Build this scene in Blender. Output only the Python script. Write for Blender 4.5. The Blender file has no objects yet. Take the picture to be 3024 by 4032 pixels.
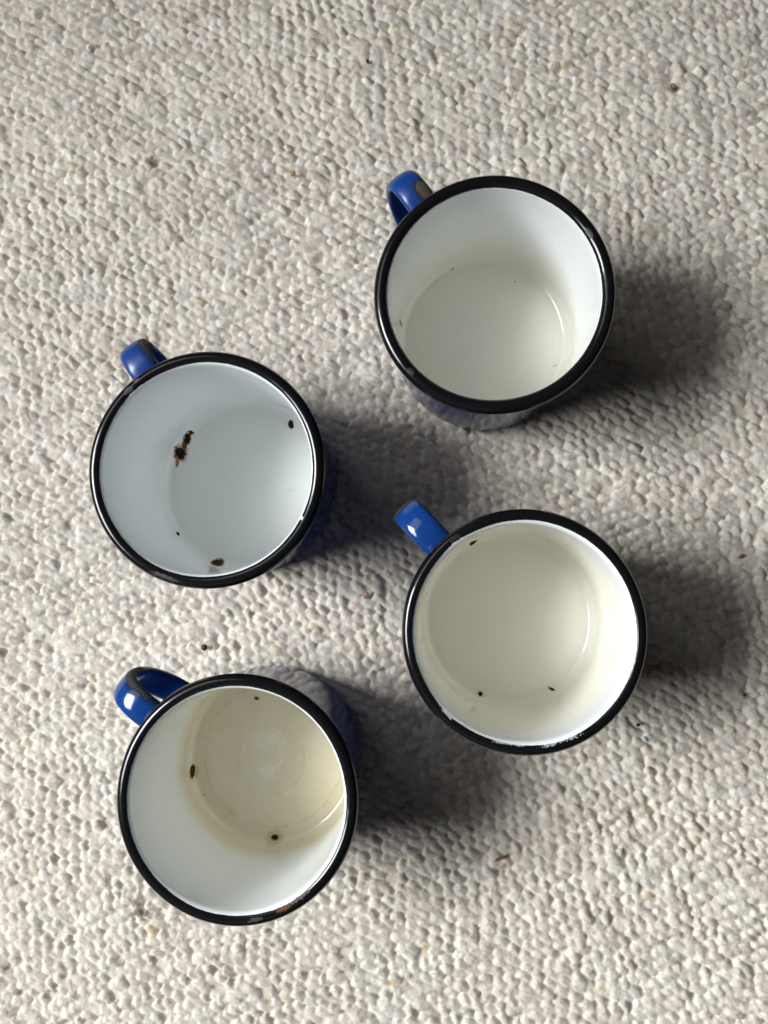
import bpy, math, random
import numpy as np

C = bpy.context.scene.collection
MM = 0.001
rng = np.random.default_rng(11)

# ------------------------------------------------------------------ helpers
def mesh_obj(name, verts_mm, faces, mat, parent=None, loc=(0, 0, 0), rz=0.0):
    me = bpy.data.meshes.new(name)
    me.from_pydata([tuple(c * MM for c in v) for v in verts_mm], [], faces)
    me.update()
    me.polygons.foreach_set('use_smooth', [True] * len(me.polygons))
    me.materials.append(mat)
    o = bpy.data.objects.new(name, me)
    C.objects.link(o)
    o.location = [c * MM for c in loc]
    o.rotation_euler = (0, 0, rz)
    if parent: o.parent = parent
    return o

def tag(o, label, cat, group=None):
    o['label'] = label; o['category'] = cat
    if group: o['group'] = group
    return o

def lathe(profile, n, sx, sy, wob=None):
    """profile(i_az) -> list of (r,z); first point may be on the axis (r=0)."""
    V = []; F = []
    first = profile(0.0); m = len(first); axis0 = first[0][0] < 1e-6
    if axis0: V.append((0, 0, first[0][1]))
    st = 1 if axis0 else 0
    for k in range(n):
        a = 2 * math.pi * k / n
        for r, z in profile(a)[st:]:
            w = 1 + (wob(a, z) if wob else 0)
            V.append((r * w * sx * math.cos(a), r * w * sy * math.sin(a), z))
    mm = m - st; b = st
    for k in range(n):
        k2 = (k + 1) % n
        if axis0: F.append((0, b + k * mm, b + k2 * mm))
        for j in range(mm - 1):
            F.append((b + k * mm + j, b + k * mm + j + 1, b + k2 * mm + j + 1, b + k2 * mm + j))
    return V, F

# ------------------------------------------------------------------ materials
class NT:
    def __init__(s, name):
        s.m = bpy.data.materials.new(name); s.m.use_nodes = True
        s.t = s.m.node_tree; s.n = s.t.nodes; s.l = s.t.links
        s.bsdf = s.n['Principled BSDF']
    def link(s, a, b): s.l.new(a, b)
    def put(s, sock, v):
        if isinstance(v, bpy.types.NodeSocket): s.l.new(v, sock)
        elif v is not None: sock.default_value = v
    def math(s, op, a, b=None, c=None):
        n = s.n.new('ShaderNodeMath'); n.operation = op
        s.put(n.inputs[0], a); s.put(n.inputs[1], b)
        if c is not None: s.put(n.inputs[2], c)
        return n.outputs[0]
    def vec(s, op, a, b=None, scale=None):
        n = s.n.new('ShaderNodeVectorMath'); n.operation = op
        s.put(n.inputs[0], a)
        if b is not None: s.put(n.inputs[1], b)
        if scale is not None: n.inputs['Scale'].default_value = scale
        return n.outputs['Value'] if op in ('DOT_PRODUCT', 'LENGTH') else n.outputs['Vector']
    def step(s, x, lo, hi, a=0.0, b=1.0):
        n = s.n.new('ShaderNodeMapRange'); n.interpolation_type = 'SMOOTHSTEP'
        s.put(n.inputs[0], x)
        for i, v in ((1, lo), (2, hi), (3, a), (4, b)): n.inputs[i].default_value = v
        return n.outputs[0]
    def noise(s, p, scale, detail=2.0, rough=0.55):
        n = s.n.new('ShaderNodeTexNoise')
        s.link(p, n.inputs['Vector']); n.inputs['Scale'].default_value = scale
        n.inputs['Detail'].default_value = detail; n.inputs['Roughness'].default_value = rough
        return n.outputs['Fac']
    def mix(s, f, a, b):
        n = s.n.new('ShaderNodeMix'); n.data_type = 'RGBA'
        s.put(n.inputs[0], f)
        for k, v in ((6, a), (7, b)):
            s.put(n.inputs[k], (*v, 1) if isinstance(v, tuple) else v)
        return n.outputs[2]
    def mixf(s, f, a, b):
        n = s.n.new('ShaderNodeMix'); n.data_type = 'FLOAT'
        s.put(n.inputs[0], f); s.put(n.inputs[2], a); s.put(n.inputs[3], b)
        return n.outputs[0]
    def pos_mm(s):
        t = s.n.new('ShaderNodeTexCoord')
        return s.vec('SCALE', t.outputs['Object'], scale=1000.0)
    def markdist(s, p, c, u, v):
        u = np.array(u, float); v = np.array(v, float)
        w = np.cross(u, v); w /= np.linalg.norm(w) * max(np.linalg.norm(u), np.linalg.norm(v))
        q = s.vec('SUBTRACT', p, tuple(c))
        d2 = None
        for ax in (u / (u @ u), v / (v @ v), w * 0.6):
            e = s.vec('DOT_PRODUCT', q, tuple(ax)); e = s.math('MULTIPLY', e, e)
            d2 = e if d2 is None else s.math('ADD', d2, e)
        return s.math('SQRT', d2)

DARK = (0.016, 0.013, 0.009); RUST = (0.36, 0.15, 0.035); METAL = (0.13, 0.115, 0.10)

def enamel(name, color, marks, rough=0.12, bump_noise=0.03, dig=0.22, gloss_var=0.0):
    """glossy enamel; marks = (centre, axis u, axis v, core colour, edge colour, edge width, raggedness, strength)"""
    s = NT(name); p = s.pos_mm()
    col = color(s, p) if callable(color) else color
    r = None; dent = None
    n1 = s.noise(p, 0.55, 4.0, 0.65); n2 = s.noise(p, 1.7, 2.0, 0.6)
    nn = s.math('ADD', s.math('SUBTRACT', n1, 0.5), s.math('MULTIPLY', s.math('SUBTRACT', n2, 0.5), 0.8))
    r = rough; sp = 0.5
    for (c, u, v, core, edge, ew, rag, amt) in marks:
        d = s.math('ADD', s.markdist(p, c, u, v), s.math('MULTIPLY', nn, rag))
        if edge is not None:
            halo = s.step(d, 1.0, 1.0 + ew, 1.0, 0.0)
            col = s.mix(s.math('MULTIPLY', halo, 0.85 * amt), col, edge)
        k = s.step(d, 0.88, 1.04, amt, 0.0)
        if core is METAL or core is DARK:
            core_c = s.mix(s.step(n2, 0.35, 0.7), tuple(x * 0.5 for x in core), tuple(min(1, x * 1.7) for x in core))
        else: core_c = core
        col = s.mix(k, col, core_c)
        r = s.mixf(k, r, 0.7); sp = s.mixf(k, sp, 0.12)
        dent = k if dent is None else s.math('MAXIMUM', dent, k)
    s.put(s.bsdf.inputs['Base Color'], (*col, 1) if isinstance(col, tuple) else col)
    if gloss_var: r = s.math('ADD', r, s.step(s.noise(p, .22, 5.0, .65), .45, .75, 0.0, gloss_var))
    s.put(s.bsdf.inputs['Roughness'], r)
    s.put(s.bsdf.inputs['Specular IOR Level'], sp)
    h = s.math('MULTIPLY', s.noise(p, 0.16, 1.0), bump_noise)
    if dent is not None:
        h = s.math('SUBTRACT', h, s.math('MULTIPLY', s.math('MULTIPLY', dent, s.math('ADD', 0.6, n2)), dig))
    b = s.n.new('ShaderNodeBump'); b.inputs['Distance'].default_value = 0.001; b.inputs['Strength'].default_value = 1.0
    s.link(h, b.inputs['Height']); s.link(b.outputs['Normal'], s.bsdf.inputs['Normal'])
    return s.m

def lining_color(white, cream, z0, z1, floor_col=None, amount=1.0, blotches=(), rings=()):
    """white enamel that turns cream / tea-stained below a wavy tide line (z0..z1 mm)"""
    def f(s, p):
        sep = s.n.new('ShaderNodeSeparateXYZ'); s.link(p, sep.inputs[0]); z = sep.outputs[2]
        zz = s.math('ADD', z, s.math('MULTIPLY', s.math('SUBTRACT', s.noise(p, 0.06, 3.0), 0.5), 9.0))
        k = s.step(zz, z0, z1, amount, 0.0)
        tone = s.mix(s.noise(p, 0.09, 4.0, 0.6), tuple(c * 0.97 for c in cream), tuple(min(1, c * 1.03) for c in cream))
        col = s.mix(k, white, tone)
        if floor_col is not None:
            # residue sits on the floor and in the ring where floor meets wall
            kf = s.step(zz, 4.0, 11.0, 0.8, 0.0)
            kf = s.math('MULTIPLY', kf, s.step(s.noise(p, 0.12, 6.0, 0.65), 0.3, 0.68, 0.35, 1.0))
            col = s.mix(kf, col, floor_col)
        for (c, u, v, bc, amt, rag) in blotches:
            d = s.math('ADD', s.markdist(p, c, u, v), s.math('MULTIPLY', s.math('SUBTRACT', s.noise(p, 0.45, 5.0, 0.7), 0.5), rag))
            col = s.mix(s.step(d, 0.5, 1.2, amt, 0.0), col, bc)
        for (c, rad, wd, bc, amt) in rings:
            q = s.vec('LENGTH', s.vec('MULTIPLY', s.vec('SUBTRACT', p, c), (1, 1, 0)))
            q = s.math('ABSOLUTE', s.math('SUBTRACT', s.math('ADD', q, s.math('MULTIPLY', s.math('SUBTRACT', s.noise(p, .2, 4.0, .7), .5), 1.6)), rad))
            k = s.math('MULTIPLY', s.step(q, wd * .3, wd, amt, 0.0), s.step(s.noise(p, .13, 3.0), .42, .6))
            k = s.math('MULTIPLY', k, s.step(z, 2.6 + 2.0, 2.6 + 4.0, 1.0, 0.0)) if rad < 34 else k
            col = s.mix(k, col, bc)
        fine = s.step(s.noise(s.vec('MULTIPLY', p, (1, 1, .25)), .5, 6.0, .7), .2, .8, .98, 1.0)
        return s.vec('MULTIPLY', col, comb(s, fine))
    return f

def comb(s, x):
    n = s.n.new('ShaderNodeCombineXYZ')
    for i in range(3): s.link(x, n.inputs[i])
    return n.outputs[0]

def carpet_material():
    s = NT('wool_loops')
    a = s.n.new('ShaderNodeAttribute'); a.attribute_name = 'yarn'
    p = s.pos_mm()
    f1 = s.noise(p, 2.2, 3.0, 0.65); f2 = s.noise(p, 0.9, 3.0, 0.6)
    col = s.mix(s.step(f1, 0.3, 0.7), s.vec('SCALE', a.outputs['Color'], scale=0.92), s.vec('SCALE', a.outputs['Color'], scale=1.05))
    s.link(col, s.bsdf.inputs['Base Color'])
    s.bsdf.inputs['Roughness'].default_value = 0.95
    s.bsdf.inputs['Specular IOR Level'].default_value = 0.15
    s.bsdf.inputs['Subsurface Weight'].default_value = 0.6; s.bsdf.inputs['Subsurface Radius'].default_value = (1, .93, .85); s.bsdf.inputs['Subsurface Scale'].default_value = .0016
    s.bsdf.inputs['Sheen Weight'].default_value = 0.12
    s.bsdf.inputs['Sheen Roughness'].default_value = 0.6
    b = s.n.new('ShaderNodeBump'); b.inputs['Distance'].default_value = 0.001; b.inputs['Strength'].default_value = 1.0
    h = s.math('ADD', s.math('MULTIPLY', f1, 0.13), s.math('MULTIPLY', f2, 0.18))
    s.link(h, b.inputs['Height']); s.link(b.outputs['Normal'], s.bsdf.inputs['Normal'])
    return s.m

def plain(name, col, rough=0.7, var=0.4, scale=1.2, spec=0.3):
    s = NT(name); p = s.pos_mm()
    c = s.mix(s.noise(p, scale, 3.0), tuple(x * (1 - var) for x in col), tuple(min(1, x * (1 + var)) for x in col))
    s.link(c, s.bsdf.inputs['Base Color'])
    s.bsdf.inputs['Roughness'].default_value = rough
    s.bsdf.inputs['Specular IOR Level'].default_value = spec
    return s.m

# ------------------------------------------------------------------ mugs (local frame in mm, axis at the origin)
MUGS = {'A': (22.301, 100.987, 0.9985, 1.0119), 'B': (-85.872, 35.850, 1.0062, 0.9993),
        'C': (32.036, -24.261, 0.9849, 0.9911), 'D': (-72.938, -85.631, 0.9979, 1.0103)}
H = 73.9; RW = 39.5; ZF = 2.5; RT = 2.7; RC = 42.3; ZC = H - RT

def chip(c, u, v, core=DARK, edge=RUST, ew=0.35, rag=1.0, amt=1.0):
    return (c, u, v, core, edge, ew, rag, amt)

LINING_MARKS = {
 'A': [chip((-13.68, 34.95, 3.04), (.40, .0, -.07), (0, -.36, -.17), edge=None, rag=.6),
       chip((14.83, 28.36, 2.49), (.32, 0, 0), (0, -.33, 0), edge=None, rag=.6),
       chip((-38.03, 9.79, 5.66), (.20, .45, -.3), (-.1, -.2, 1.9), edge=None, rag=1.6, amt=.75),
       chip((-38.63, 8.06, 8.8), (.1, .35, 0), (0, 0, 1.1), edge=None, rag=1.6, amt=.5),
       chip((32.0, -11.0, 2.5), (1.1, .4, 0), (.1, -.25, 0), core=(.32, .31, .25), edge=None, rag=1.6, amt=.6)],
 'B': [chip((-31.59, 15.77, 2.49), (2.6, .03, -.3), (.3, -3.0, -.16), rag=1.4, ew=.55),
       chip((-29.81, 19.68, 2.52), (.95, 0, -.1), (.3, -1.7, -.1), rag=1.3, ew=.6),
       chip((-28.62, 22.25, 2.64), (1.6, .04, -.36), (.8, -2.1, -.37), rag=1.4, ew=.5),
       chip((-26.79, 25.12, 2.79), (1.0, .4, -.28), (0, -1.0, -.26), rag=1.3, core=(.05, .022, .008)),
       chip((-33.3, 11.3, 2.6), (.7, 0, -.05), (.1, -1.8, -.04), core=RUST, edge=(.5, .32, .12), rag=1.5, amt=.8),
       chip((19.77, 28.54, 2.49), (1.25, -.02, 0), (-.4, -1.9, -.08), rag=1.1, ew=.3),
       chip((-32.0, -21.88, 4.3), (.62, 0, -.6), (.17, -.87, .49), edge=None, rag=.7),
       chip((-13.55, -35.29, 3.46), (2.7, -.5, -.8), (.34, -1.54, 1.19), rag=1.1, core=(.04, .026, .014)),
       chip((19.5, -2.0, 2.5), (1.6, .2, 0), (.1, -.6, 0), core=(.62, .52, .40), edge=None, rag=2.0, amt=.35)],
 'C': [chip((-15.12, 34.08, 3.36), (1.3, .0, -.4), (.3, -.67, -.47), rag=1.4, ew=.5, edge=(.40, .30, .15)),
       chip((-12.18, -33.21, 2.54), (.97, 0, -.06), (0, -.94, .14), rag=.6, ew=.8, edge=(.42, .33, .2)),
       chip((19.34, -30.87, 2.88), (.85, .4, .2), (-.2, -.5, .2), rag=1.2, ew=.8, edge=(.42, .33, .2)),
       chip((-35.83, 11.43, 3.8), (.3, 0, -.3), (0, -.3, -.1), edge=None, rag=.5)],
 'D': [chip((-36.81, -7.5, 3.33), (.95, -.15, -.67), (.14, -2.9, .32), rag=.7, ew=.25, core=(.05, .026, .012)),
       chip((1.03, -36.11, 2.56), (1.45, .03, 0), (.04, -1.05, .18), rag=.8, ew=.5),
       chip((-7.96, 25.3, 2.49), (.9, .2, 0), (0, -.65, 0), rag=1.3, ew=.8, core=(.07, .045, .02), edge=(.38, .28, .13)),
       chip((-31.31, -18.03, 2.63), (.3, 0, -.06), (0, -.3, .03), edge=None, rag=.5)],
}
WHITE = (0.855, 0.872, 0.875)
LINING_COL = {
 'A': lining_color(WHITE, (0.86, 0.845, 0.755), 6.0, 44.0),
 'B': lining_color((0.835, 0.865, 0.87), (0.845, 0.85, 0.82), 3.0, 14.0, amount=.8),
 'C': lining_color((0.86, 0.885, 0.90), (0.87, 0.85, 0.765), 40.0, 72.0),
 'D': lining_color((0.84, 0.865, 0.86), (0.79, 0.73, 0.55), 9.0, 23.0, (0.75, 0.66, 0.475), 0.9, blotches=(
      ((-3.2, 6.6, 2.5), (7.5, .1, 0), (0, -5.2, 0), (.83, .80, .70), .65, 2.8),
      ((-2.7, -6.8, 2.5), (5.3, .1, 0), (0, -4.4, 0), (.84, .81, .72), .65, 3.0),
      ((6.2, -16., 2.5), (3.0, 0, 0), (0, -1.8, 0), (.85, .81, .72), .5, 2.6),
      ((1.0, -36.3, 2.6), (4.2, 0, 0), (.3, -3.6, 1.3), (.45, .33, .17), .5, 1.0),
      ((-36.3, -8.3, 3.1), (2.3, -.3, -1.4), (.2, -4.3, .5), (.50, .38, .18), .45, 1.0)),
      rings=(((-4, 3, 0), 9.5, .9, (.86, .83, .74), .55), ((-1, -2, 0), 15, .8, (.66, .55, .36), .35), ((0, 0, 0), 31.5, 1.1, (.64, .53, .34), .5))),
}
def top(x, y, a, b): return ((x, y, 73.2), (a, 0, 0), (0, b, 0))
def along(ang, r, la, lr):
    ca, sa = math.cos(math.radians(ang)), math.sin(math.radians(ang))
    return ((r * ca, r * sa, 73.0), (-sa * la, ca * la, 0), (ca * lr, sa * lr, 0))
GREYWORN = (0.11, 0.105, 0.10)
RIM_MARKS = {
 'A': [chip(*along(31, 41.4, 2.6, .8), core=GREYWORN, edge=None, rag=2.6, amt=.45),
       chip(*along(223, 42.6, 1.6, .9), core=(.05, .05, .05), edge=None, rag=2.6, amt=.5),
       chip(*along(205, 41.8, .5, .4), core=(.2, .2, .2), edge=None, rag=1.0, amt=.7)],
 'B': [chip(*along(135, 42.4, 2.2, .9), core=(.07, .07, .075), edge=None, rag=2.6, amt=.5),
       chip(*along(128, 43.2, 1.4, .5), core=(.12, .12, .13), edge=None, rag=2.2, amt=.7),
       chip(*along(-27, 41.2, .9, .5), core=(.75, .75, .75), edge=None, rag=1.2, amt=.9),  # small white highlight on the rim, painted in as pale colour
       chip(*along(250, 43.0, 6, .7), core=(.08, .08, .085), edge=None, rag=2.4, amt=.6)],
 'C': [chip(*along(126, 41.6, 2.2, 1.1), core=(.028, .014, .010), edge=(.015, .010, .009), rag=1.8, amt=.9),
       chip(*along(288, 40.5, 6.0, .7), core=(.5, .54, .58), edge=None, rag=3.2, amt=.6),
       chip(*along(226, 40.6, 2.6, .7), core=(.70, .74, .76), edge=None, rag=2.6, amt=.85),
       chip(*along(262, 40.3, 5.0, .4), core=(.62, .66, .70), edge=None, rag=3.0, amt=.6)],
 'D': [chip(*along(295.5, 41.9, 2.4, 1.0), core=(.17, .06, .025), edge=(.03, .02, .016), rag=2.2, ew=.7, amt=.8),
       chip(*along(280, 42.8, 2.6, .6), core=(.09, .07, .06), edge=None, rag=2.6, amt=.7),
       chip(*along(305, 41.5, 4.5, .7), core=(.12, .10, .09), edge=None, rag=2.4, amt=.6)],
}
HANDLE_MARKS = {   # local frame of the handle: x outward, y to the left of outward
 'A': [chip((49.6, -3.4, 66.0), (4.2, .8, -.5), (-.4, 2.9, 0), core=(.085, .075, .06), edge=(.03, .018, .012), ew=.6, rag=1.0)],
 'B': [chip((58.0, -6.2, 60.5), (8.5, 0, -6.), (0, 2.7, 0), core=(.055, .056, .055), edge=(.022, .026, .04), ew=.9, rag=.6, amt=.85)],
 'C': [chip((65.0, .8, 55.5), (.3, 5.2, -.4), (-1.2, 0, 3.0), core=(.06, .043, .03), edge=(.03, .018, .012), ew=.4, rag=1.1)],
 'D': [chip((58.5, -6.0, 60.0), (9.5, 0, -7.), (0, 2.9, 0), core=(.05, .047, .043), edge=(.018, .022, .032), ew=.8, rag=.7, amt=.9)],
}
HANDLE_AZ = {'A': 125.0, 'B': 124.0, 'C': 133.8, 'D': 140.8}
HANDLE_FIT = {'A': .955, 'B': .89, 'C': .97, 'D': .94}
BORDER = {'A': 154.0, 'B': 135.0, 'C': 124.0, 'D': 128.0}
LABEL = {
 'A': 'blue enamel mug with a big bare metal chip on its handle, cream lining unchipped',
 'B': 'blue enamel mug whose bluish white lining has a long black rust chip',
 'C': 'blue enamel mug with cream lining, handle chipped at its outer tip, black rim rubbed white',
 'D': 'blue enamel mug with brownish tea stained floor and a rusty nick on its black rim',
}

def vnoise(seed, freqs):
    r = random.Random(seed); ph = [(f, r.uniform(0, 6.28), r.uniform(.5, 1)) for f in freqs]
    return lambda a: sum(w * math.sin(f * a + p) for f, p, w in ph) / len(ph)

def handle_mesh(f):
    ctrl = [(39.75, 64.2), (45, 64.3), (52, 65.2), (59.5, 62.6), (63.4, 55.5), (63.6, 46.5), (61.2, 37.5), (55.5, 28.5), (47.5, 22.3), (39.75, 21.2)]
    ctrl = [(42 + (x - 42) * f if x > 42 else x, z) for x, z in ctrl]
    P = np.array([(2 * ctrl[0][0] - ctrl[1][0], 2 * ctrl[0][1] - ctrl[1][1])] + ctrl + [(2 * ctrl[-1][0] - ctrl[-2][0], 2 * ctrl[-1][1] - ctrl[-2][1])])
    path = []
    for i in range(1, len(P) - 2):
        for t in np.linspace(0, 1, 8, endpoint=False):
            p0, p1, p2, p3 = P[i - 1], P[i], P[i + 1], P[i + 2]
            path.append(.5 * (2 * p1 + (p2 - p0) * t + (2 * p0 - 5 * p1 + 4 * p2 - p3) * t * t + (3 * p1 - p0 - 3 * p2 + p3) * t ** 3))
    path.append(P[-2]); path = np.array(path)
    tan = np.gradient(path, axis=0); tan /= np.linalg.norm(tan, axis=1)[:, None]
    nor = np.stack([-tan[:, 1], tan[:, 0]], 1)          # points outward (away from the loop's inside)
    n = 28; V = []; F = []
    for i, (q, nn) in enumerate(zip(path, nor)):
        e = i / (len(path) - 1)
        half = 6.0 + .5 * max(0, (.12 - e) / .12) ** 2 + .5 * max(0, (e - .88) / .12) ** 2
        for k in range(n):
            a = 2 * math.pi * k / n; ca, sa = math.cos(a), math.sin(a)
            y = half * math.copysign(abs(ca) ** .78, ca)
            w = (2.5 if sa > 0 else 1.5) * math.copysign(abs(sa) ** .85, sa)
            if sa < 0: w *= 1 - .55 * (1 - abs(ca))       # rolled sheet: slightly hollow underside
            V.append((q[0] + nn[0] * w, y, q[1] + nn[1] * w))
    m = len(path)
    for i in range(m - 1):
        for k in range(n):
            F.append((i * n + k, i * n + (k + 1) % n, (i + 1) * n + (k + 1) % n, (i + 1) * n + k))
    F.append(tuple(range(n))); F.append(tuple((m - 1) * n + k for k in reversed(range(n))))
    return V, [tuple(reversed(f)) for f in F]

def arc(rc, zc, rad, a0, a1, n):
    return [(rc + rad * math.cos(math.radians(a0 + (a1 - a0) * i / n)), zc + rad * math.sin(math.radians(a0 + (a1 - a0) * i / n))) for i in range(n + 1)]

for key, (mx, my, sx, sy) in MUGS.items():
    root = bpy.data.objects.new('enamel_mug', None); C.objects.link(root)
    root.empty_display_size = .02
    root.location = (mx * MM, my * MM, 0)
    tag(root, LABEL[key], 'mug', 'blue enamel mugs on the wool carpet')
    low = vnoise(key + 'o', (2, 3, 5))
    wob = lambda a, z: .0035 * low(a) * max(0, z - 20) / 54
    # outer blue body
    prof = [(0, .8), (15, .8), (30, .8), (32.0, .5), (33.6, 0)] + arc(33.6, 6.5, 6.5, -90, 0, 10)[1:] + \
           [(40.1, z) for z in (12, 20, 30, 40, 50, 58, 64, 68)] + [(40.35, 69.6), (41.0, 70.4)]
    V, F = lathe(lambda a: prof, 192, sx, sy, wob)
    mesh_obj('body', V, [tuple(f) for f in F], enamel('blue_enamel_' + key, lambda s, p: s.mix(s.noise(p, .05, 3.0), (.005, .020, .115), (.007, .028, .15)), [], .09), root)
    # white lining, floor and inside wall, rolling out under the black rim
    lp = [(0, ZF - .15), (10, ZF - .12), (22, ZF - .03), (30, ZF), (33, ZF)] + arc(34.3, ZF + 5.2, 5.2, -90, 0, 14) + \
         [(RW, z) for z in (10, 16, 24, 32, 40, 48, 56, 63, 67)] + [(RW + .02, 69.5)] + arc(RC, ZC, RT - .06, 180, 84, 12)
    lp = [lp[0]] + [p for i, p in enumerate(lp) if i and p != lp[i - 1]]
    V, F = lathe(lambda a: lp, 256, sx, sy, wob)
    mesh_obj('lining', V, F, enamel('white_enamel_' + key, LINING_COL[key], LINING_MARKS[key], {'A': .09, 'B': .08, 'C': .10, 'D': .13}[key], .09, .22, .05), root)
    # black rolled rim with a hand-dipped, uneven inner edge
    n1 = vnoise(key + '1', (2, 3, 7)); n2 = vnoise(key + '2', (41, 67, 97, 131)); n3 = vnoise(key + '3', (13, 23, 31))
    rag = {'A': [(225, 8, 4)], 'B': [(133, 14, 10), (250, 30, 4)], 'C': [(284, 20, 6), (226, 8, 8), (128, 8, 12)], 'D': [(300, 14, 8)]}[key]
    def rprof(a):
        e = BORDER[key] + 4 * n1(a) + 1.8 * n3(a) + 1.6 * n2(a)
        for c, w, amt in rag:
            dd = (math.degrees(a) - c + 180) % 360 - 180
            e -= amt * math.exp(-(dd / w) ** 2) * (1 + .9 * n2(a) + .6 * n3(a))
        return arc(RC, ZC, RT, -125, e, 26) + [(RC + (RT - .10) * math.cos(math.radians(e + .6)), ZC + (RT - .10) * math.sin(math.radians(e + .6)))]
    V, F = lathe(rprof, 768, sx, sy, wob)
    mesh_obj('rim', V, F, enamel('black_enamel_' + key, lambda s, p: s.mix(s.step(s.noise(p, 2.2, 3.0, .7), .62, .78), (.006, .006, .007), (.022, .022, .024)), RIM_MARKS[key], .16, .10, .06), root)
    # handle
    V, F = handle_mesh(HANDLE_FIT[key]); ha = math.radians(HANDLE_AZ[key])
    hs = (1 / math.hypot(math.cos(ha) / sx, math.sin(ha) / sy) * (1 + wob(ha, 64)) - 1) * 40
    mesh_obj('handle', V, F, enamel('handle_enamel_' + key, lambda s, p: s.mix(s.noise(p, .05, 3.0), (.006, .040, .19), (.009, .053, .235)), HANDLE_MARKS[key], {'A': .3, 'B': .3, 'C': .10, 'D': .12}[key], .14), root,
             (hs * math.cos(ha), hs * math.sin(ha), 0), ha)

# ------------------------------------------------------------------ looped wool carpet: every loop modelled, one sheet
def build_carpet():
    A0 = math.radians(-30)
    pu, pv = 6.2, 3.95
    ux = np.array([math.cos(A0), math.sin(A0)]); vx = np.array([-ux[1], ux[0]])
    lo = np.array([-400., -390.]); hi = np.array([340., 460.])
    def axis(l, a, b, h, fine, coarse):
        return np.concatenate([np.arange(l, a, coarse), np.arange(a, b, fine), np.arange(b, h, coarse)])
    xs = axis(lo[0], -232, 176, hi[0], .45, 1.3); ys = axis(lo[1], -228, 300, hi[1], .45, 1.3)
    X, Y = np.meshgrid(xs, ys)
    table = rng.random((512, 512))
    def vn(x, y):
        xi = np.floor(x).astype(int); yi = np.floor(y).astype(int); fx = x - xi; fy = y - yi
        fx = fx * fx * (3 - 2 * fx); fy = fy * fy * (3 - 2 * fy)
        a = table[xi % 512, yi % 512]; b = table[(xi + 1) % 512, yi % 512]; c = table[xi % 512, (yi + 1) % 512]; d_ = table[(xi + 1) % 512, (yi + 1) % 512]
        return (a * (1 - fx) + b * fx) * (1 - fy) + (c * (1 - fx) + d_ * fx) * fy - .5
    # loop positions: staggered rows that wander a little
    N = 175
    iu, iv = np.meshgrid(np.arange(-N, N), np.arange(-N - 40, N + 40)); iu = iu.ravel().astype(float); iv = iv.ravel().astype(float)
    cu = iu * pu + (iv % 2) * pu * .5 + rng.normal(0, .6, iu.size) + 4 * np.sin(iv * .13) + 2 * np.sin(iv * .47 + 1)
    cv = iv * pv + rng.normal(0, .38, iu.size) + 2.6 * np.sin(cu * .021 + iv * .05) + .8 * np.sin(cu * .11 + iv * .3)
    ctr = cu[:, None] * ux + cv[:, None] * vx + np.array([0., 35.])
    ctr = ctr[np.all((ctr > lo + 8) & (ctr < hi - 8), axis=1) & (rng.random(iu.size) > .02)]
    n = len(ctr)
    size = np.exp(rng.normal(0, .12, n)); hgt = 2.35 * np.exp(rng.normal(0, .15, n))
    big = rng.random(n) < .05; size[big] *= 1.35; hgt[big] *= 1.12
    th = A0 + rng.normal(0, .20, n) + .22 * np.sin(ctr[:, 0] * .027) * np.cos(ctr[:, 1] * .023)
    bend = rng.normal(0, .05, n)
    pal = np.array([(.725, .665, .59), (.76, .71, .635), (.70, .64, .575), (.73, .685, .60), (.685, .635, .57), (.77, .735, .67)])
    col = pal[rng.integers(0, len(pal), n)] * np.array([.945, .935, .915]) * np.exp(rng.normal(0, .045, n))[:, None]
    odd = rng.random(n); col[odd < .02] *= np.array([.96, .935, .88]); col[(odd > .02) & (odd < .06)] *= np.array([.93, .925, .92])
    K = 3.0
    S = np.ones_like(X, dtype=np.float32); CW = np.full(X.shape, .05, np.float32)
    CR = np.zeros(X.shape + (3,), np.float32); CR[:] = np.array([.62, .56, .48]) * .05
    for i in range(n):
        rad = 7.8 * size[i]; cx, cy = ctr[i]
        x0, x1 = np.searchsorted(xs, (cx - rad, cx + rad)); y0, y1 = np.searchsorted(ys, (cy - rad, cy + rad))
        dx = X[y0:y1, x0:x1] - cx; dy = Y[y0:y1, x0:x1] - cy
        c, s = math.cos(th[i]), math.sin(th[i])
        p = dx * c + dy * s; q = -dx * s + dy * c; q = q + bend[i] * p * p
        b = 2.4 * size[i]; f_ = p / size[i]
        # a loop stands up steeply at its head and trails away under the next one in the row
        along = np.where(f_ < 0, np.sqrt(np.maximum(1 - (f_ / 2.9) ** 2, 0)), np.sqrt(np.clip(1 - .03 * f_ - (f_ / 5.2) ** 2, 0, 1)) ** 1.1)
        h = hgt[i] * along * np.maximum(1 - (q / (b * (1 - .03 * np.clip(f_, 0, 6)))) ** 2, 0) ** .56
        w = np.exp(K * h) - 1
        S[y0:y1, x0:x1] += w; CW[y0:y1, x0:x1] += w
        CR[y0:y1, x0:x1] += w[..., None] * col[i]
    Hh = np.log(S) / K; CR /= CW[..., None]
    U = X * ux[0] + Y * ux[1]; Vv = X * vx[0] + Y * vx[1]
    fluff = .30 * vn(X / 2.3, Y / 2.3) + .22 * vn(X / 1.15 + 21, Y / 1.15) + .26 * vn(U / 1.9 + 40, Vv / .85) + .12 * vn(X / .75 + 9, Y / .75)
    Hh = Hh + fluff * np.clip(Hh / 1.5, .3, 1)
    Z = Hh - 2.65 + 1.0 * vn(X / 34, Y / 34) + .8 * vn(X / 13 + 3, Y / 13)
    XX = X - .28 * Hh * ux[0] + .35 * vn(X / 1.6 + 77, Y / 1.6); YY = Y - .28 * Hh * ux[1] + .35 * vn(X / 1.6, Y / 1.6 + 55)
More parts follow.
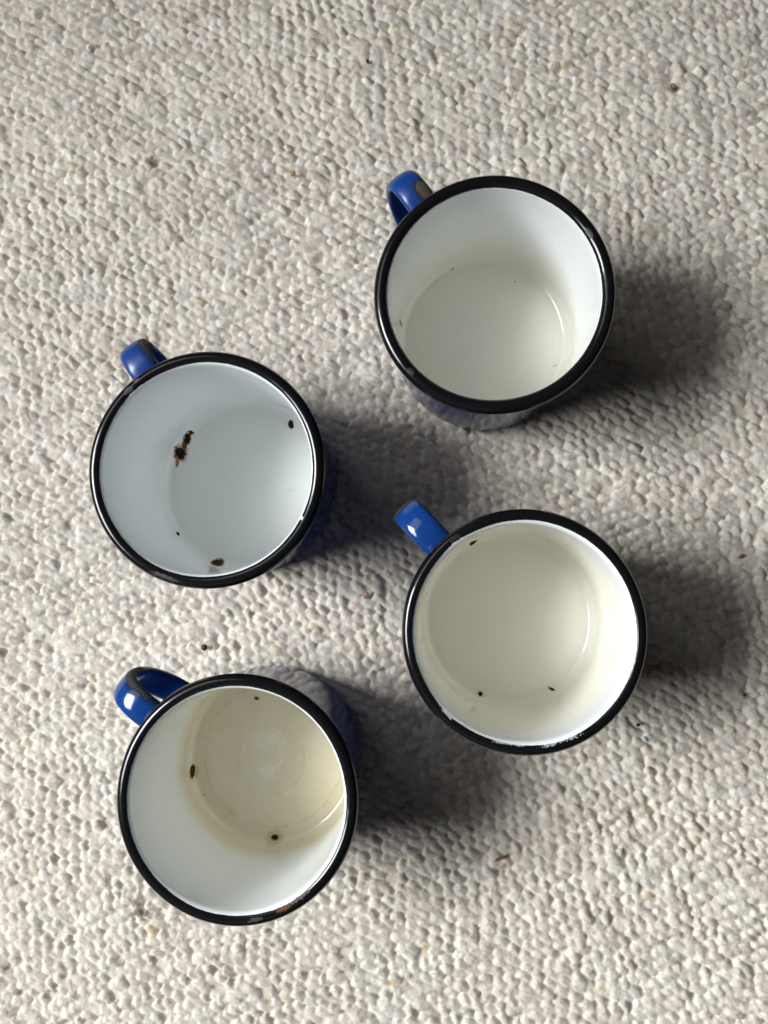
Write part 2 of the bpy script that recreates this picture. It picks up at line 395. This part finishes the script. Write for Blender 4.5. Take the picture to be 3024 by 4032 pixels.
    for (mx, my, _, _) in MUGS.values():                   # pile pressed flat under each mug
        r = np.hypot(XX - mx, YY - my); Z = np.where(r < 39.0, np.minimum(Z, -.25), Z)
    for (sx_, sy_, rad, tint) in ((-133.2, -157.2, 3.4, (.36, .32, .28)), (-135.5, -152.5, 1.4, (.6, .55, .5)), (-128.4, -164.7, 2.6, (.95, .84, .58)), (-60, 172, 1.5, (.9, .76, .62)), (-170, 190, 2.5, (.85, .74, .66)),
                                  (30, -152, 1.5, (.9, .74, .55)), (-75, -190, 1.6, (.85, .78, .5)), (-5, -170, 1.4, (.85, .66, .4)), (-150, 100, 1.8, (.78, .72, .66)), (120, 60, 1.3, (.85, .62, .36)), (62, 232, 1.6, (.8, .74, .52)),
                                  (-135, 193, 2.0, (.45, .36, .28)), (-142, 194, 1.2, (.5, .42, .36)), (-128, 225, 1.6, (.6, .56, .42)), (-165, 250, 1.2, (.45, .44, .46)), (-118, 262, 1.5, (.6, .48, .3)),
                                  (96, 152, 1.2, (.8, .55, .35)), (118, 20, 1.1, (.6, .4, .3)), (-20, -185, 1.3, (.75, .6, .35)), (-95, 120, 1.3, (.75, .68, .6)), (40, 200, 1.4, (.75, .7, .6)), (10, 255, 1.5, (.8, .72, .6)), (140, 110, 1.2, (.72, .66, .6)), (-180, 60, 1.5, (.8, .75, .7)), (-185, -90, 1.3, (.7, .66, .62)), (70, -185, 1.4, (.75, .7, .6))):
        x0, x1 = np.searchsorted(xs, (sx_ - 9, sx_ + 9)); y0, y1 = np.searchsorted(ys, (sy_ - 9, sy_ + 9)); w_ = (slice(y0, y1), slice(x0, x1))
        dd = np.hypot(X[w_] - sx_, (Y[w_] - sy_) * 1.3) / rad + 1.6 * vn(X[w_] / 1.4 + 31, Y[w_] / 1.4)
        CR[w_] *= 1 - np.clip(1.5 - dd, 0, 1)[..., None] * (1 - np.array(tint))
    CR *= (1 + .16 * vn(U / 2.4 + 5, Vv / .7) + .10 * vn(X / 60, Y / 60))[..., None]
    ny, nx = X.shape
    idx = np.arange(ny * nx).reshape(ny, nx)
    Q = np.stack([idx[:-1, :-1], idx[:-1, 1:], idx[1:, 1:], idx[1:, :-1]], 2).reshape(-1, 4).astype(np.int32)
    V = np.stack([XX, YY, Z], 2).reshape(-1, 3) * MM
    # loose wool fibres standing proud of the loops
    def fibres(m, tint, w, lmin, lmax, lift):
        px = rng.uniform(-225, 170, m); py = rng.uniform(-222, 292, m)
        ix = np.searchsorted(xs, px); iy = np.searchsorted(ys, py)
        ok = Hh[iy, ix] > .9
        for (mx, my, _, _) in MUGS.values(): ok &= np.hypot(px - mx, py - my) > 41.5
        px, py, ix, iy = px[ok], py[ok], ix[ok], iy[ok]; m = len(px)
        ang = A0 + rng.normal(0, 1.1, m); curl = rng.normal(0, .9, m); L = rng.uniform(lmin, lmax, m); up = rng.uniform(.05, lift, m)
        px = px - .5 * L * np.cos(ang); py = py - .5 * L * np.sin(ang)
        out = []; x, y = px, py
        for k in range(6):
            a = ang + curl * (k / 5 - .5) * 2
            x = x + L / 5 * np.cos(a); y = y + L / 5 * np.sin(a)
            jx = np.clip(np.searchsorted(xs, x + .28 * 2 * ux[0]), 0, len(xs) - 1); jy = np.clip(np.searchsorted(ys, y + .28 * 2 * ux[1]), 0, len(ys) - 1)
            z = Z[jy, jx] + .04 + up * math.sin(math.pi * (k + .3) / 5.6)
            ox, oy = -np.sin(a) * w, np.cos(a) * w
            out += [np.c_[x + ox, y + oy, z], np.c_[x - ox, y - oy, z]]
        P = np.stack(out, 1)
        f = np.array([(2 * k, 2 * k + 1, 2 * k + 3, 2 * k + 2) for k in range(5)])
        return P.reshape(-1, 3), (f[None] + np.arange(m)[:, None, None] * 12).reshape(-1, 4), np.repeat(CR[iy, ix] * np.array(tint), 12, axis=0)
    CC = CR.reshape(-1, 3)
    for args in ((60000, (1.08, 1.08, 1.08), .055, 1.8, 4.5, .7), (900, (1.15, 1.15, 1.15), .075, 5, 12, .9), (26, (.12, .11, .10), .05, 7, 16, .7)):
        P, f, c_ = fibres(*args)
        Q = np.vstack([Q, (f + len(V)).astype(np.int32)]); V = np.vstack([V, P * MM]); CC = np.vstack([CC, c_])
    me = bpy.data.meshes.new('carpet')
    me.vertices.add(len(V)); me.vertices.foreach_set('co', V.astype(np.float32).ravel())
    me.loops.add(Q.size); me.loops.foreach_set('vertex_index', Q.ravel())
    me.polygons.add(len(Q)); me.polygons.foreach_set('loop_start', np.arange(0, Q.size, 4, dtype=np.int32)); me.polygons.foreach_set('loop_total', np.full(len(Q), 4, np.int32))
    me.polygons.foreach_set('use_smooth', np.ones(len(Q), bool))
    at = me.attributes.new('yarn', 'FLOAT_COLOR', 'POINT')
    at.data.foreach_set('color', np.concatenate([CC, np.ones((len(CC), 1))], 1).astype(np.float32).ravel())
    me.update(calc_edges=True)
    me.materials.append(carpet_material())
    o = bpy.data.objects.new('carpet', me); C.objects.link(o); o['kind'] = 'structure'
    return o
build_carpet()

# ------------------------------------------------------------------ crumbs and seeds lying on the pile
def blob(name, loc, dims, rz, mat, label, cat, seed, tilt=0.0, rough=.25, group=None):
    r = np.random.default_rng(seed)
    seg, nl = 16, 9; V = [(0, 0, -1)]
    for i in range(1, nl):
        la = -math.pi / 2 + math.pi * i / nl
        for k in range(seg):
            a = 2 * math.pi * k / seg; V.append((math.cos(la) * math.cos(a), math.cos(la) * math.sin(a), math.sin(la)))
    V.append((0, 0, 1)); V = np.array(V)
    f = np.ones(len(V))
    for kf in (1.8, 3.5, 6):
        f += rough / kf * 1.5 * np.sin(V @ r.normal(0, kf, 3) + r.uniform(0, 6))
    V = V * f[:, None] * np.array(dims)
    V[:, 2] += tilt * V[:, 0]; V[:, 2] += rough * .12 * V[:, 0] ** 2 / dims[0]
    F = [(0, 1 + (k + 1) % seg, 1 + k) for k in range(seg)]
    for i in range(nl - 2):
        for k in range(seg):
            a, b = 1 + i * seg + k, 1 + i * seg + (k + 1) % seg
            F.append((a, b, b + seg, a + seg))
    e = len(V) - 1; s0 = 1 + (nl - 2) * seg
    F += [(s0 + k, s0 + (k + 1) % seg, e) for k in range(seg)]
    o = mesh_obj(name, [tuple(v) for v in V], F, mat, None, loc, rz)
    return tag(o, label, cat, group)

G = 'crumbs and specks on the carpet'
mdark = plain('dark_seed_coat', (.045, .038, .03), .5, .5, 2.0)
mrust = plain('rust_flake', (.22, .095, .055), .8, .4, 1.0)
morange = plain('orange_crumb', (.42, .20, .07), .8, .35, 1.0)
mblack = plain('black_grit', (.025, .022, .02), .7, .3, 2.0)
mblue = plain('pale_blue_lint', (.36, .58, .66), .95, .2, 1.0)
blob('seed', (-105.5, -37.9, 1.5), (1.5, 1.45, 1.4), .4, mdark, 'round dark brown seed on the carpet above the tea stained mug', 'seed', 1, rough=.06, group=G)
blob('rust_flake', (28.0, -129.3, .8), (1.9, .65, .4), .35, mrust, 'curved reddish brown flake on carpet right of the tea stained mug', 'flake', 2, rough=.55, group=G)
blob('rust_flake', (135.4, 3.8, .9), (1.5, .6, .4), .5, mrust, 'narrow reddish brown flake on the carpet near the right edge', 'flake', 3, rough=.4, group=G)
blob('crumb', (-66.3, 184.1, .9), (1.15, .95, .7), .9, morange, 'orange crumb on the carpet up and left of the bare metal handle chip', 'crumb', 4, rough=.35, group=G)
blob('crumb', (-31.6, -14.0, .7), (1.5, 1.1, .5), 1.2, plain('tan_crumb', (.44, .30, .22), .9, .2), 'pinkish tan crumb on the carpet left of the cream lined mug', 'crumb', 5, rough=.4, group=G)
blob('crumb', (109.9, 220.3, .8), (1.5, 1.2, .6), .2, plain('brown_crumb', (.34, .22, .12), .9, .3), 'tan brown crumb on the carpet in the upper right corner area', 'crumb', 6, rough=.45, group=G)
blob('seed', (-31.0, 237.9, 1.0), (.55, 1.0, .5), -.1, mdark, 'slim dark seed on the carpet high above all the mugs', 'seed', 7, rough=.15, group=G)
blob('grit', (89.1, -70.6, .9), (.75, .65, .6), 0, mblack, 'black grit speck on the carpet close under the rubbed white rim', 'grit', 8, rough=.3, group=G)
blob('grit', (135.4, -57.1, .8), (.6, .5, .5), .7, mblack, 'tiny black grit speck on the carpet by the lower right edge', 'grit', 9, rough=.3, group=G)
blob('lint', (92.5, -76.8, .8), (1.4, .5, .35), -.8, mblue, 'pale blue lint scrap on the carpet beside a black grit speck', 'lint', 10, rough=.6, group=G)

# ------------------------------------------------------------------ light: one large window to the left, weak room bounce
def area(name, loc, target, sx, sy, power, col, spread=180):
    d = bpy.data.lights.new(name, 'AREA'); d.shape = 'RECTANGLE'; d.size = sx; d.size_y = sy; d.energy = power; d.spread = math.radians(spread); d.color = col
    o = bpy.data.objects.new(name, d); C.objects.link(o); o.location = loc
    from mathutils import Vector
    o.rotation_euler = (Vector(target) - Vector(loc)).to_track_quat('-Z', 'Y').to_euler()
    return o
def window(name, az, el, dist, sx, sy, power, col, aim=(0, 0, .03), spread=180):
    az, el = math.radians(az), math.radians(el)
    return area(name, (dist * math.cos(el) * math.cos(az), dist * math.cos(el) * math.sin(az), dist * math.sin(el)), aim, sx, sy, power, col, spread)
window('window_light', 181, 43, 1.7, .82, .62, 7.3, (.95, .98, 1.0), (.08, -.29, .03), 64)   # beam narrowed and aimed low on purpose, to dim the upper carpet
window('side_window_light', 146, 50, 1.8, .9, .7, 3.6, (.95, .98, 1.0))
window('room_light', 248, 42, 2.3, 1.7, 1.0, 1.0, (1.0, .975, .94))

w = bpy.data.worlds.new('World'); bpy.context.scene.world = w; w.use_nodes = True
w.node_tree.nodes['Background'].inputs[0].default_value = (1.0, .96, .90, 1)
w.node_tree.nodes['Background'].inputs[1].default_value = .013

# ------------------------------------------------------------------ camera (a hand-held phone looking almost straight down)
from mathutils import Matrix
tx, ty, HC = .06171, .06344, 377.58
d = np.array([tx, ty, 1.0]); d /= np.linalg.norm(d)
ex = np.array([1, 0, 0.]) - d * d[0]; ex /= np.linalg.norm(ex); ey = np.cross(d, ex)
right = (ex[0], -ey[0], -d[0]); down = (ex[1], -ey[1], -d[1]); fwd = (ex[2], -ey[2], -d[2])
M = Matrix(((right[0], -down[0], -fwd[0], 0), (right[1], -down[1], -fwd[1], 0), (right[2], -down[2], -fwd[2], HC * MM), (0, 0, 0, 1)))
cd = bpy.data.cameras.new('camera'); cam = bpy.data.objects.new('camera', cd); C.objects.link(cam)
cam.matrix_world = M; cd.sensor_width = 36; cd.sensor_fit = 'AUTO'; cd.lens = 36 * 3261 / 4032
cd.clip_start = .01; cd.clip_end = 50
sc = bpy.context.scene; sc.camera = cam
sc.view_settings.view_transform = 'Standard'; sc.view_settings.look = 'None'
sc.view_settings.exposure = 0; sc.view_settings.gamma = 1; sc.view_settings.use_curve_mapping = False
sc.cycles.max_bounces = 10; sc.cycles.diffuse_bounces = 6; sc.cycles.glossy_bounces = 6
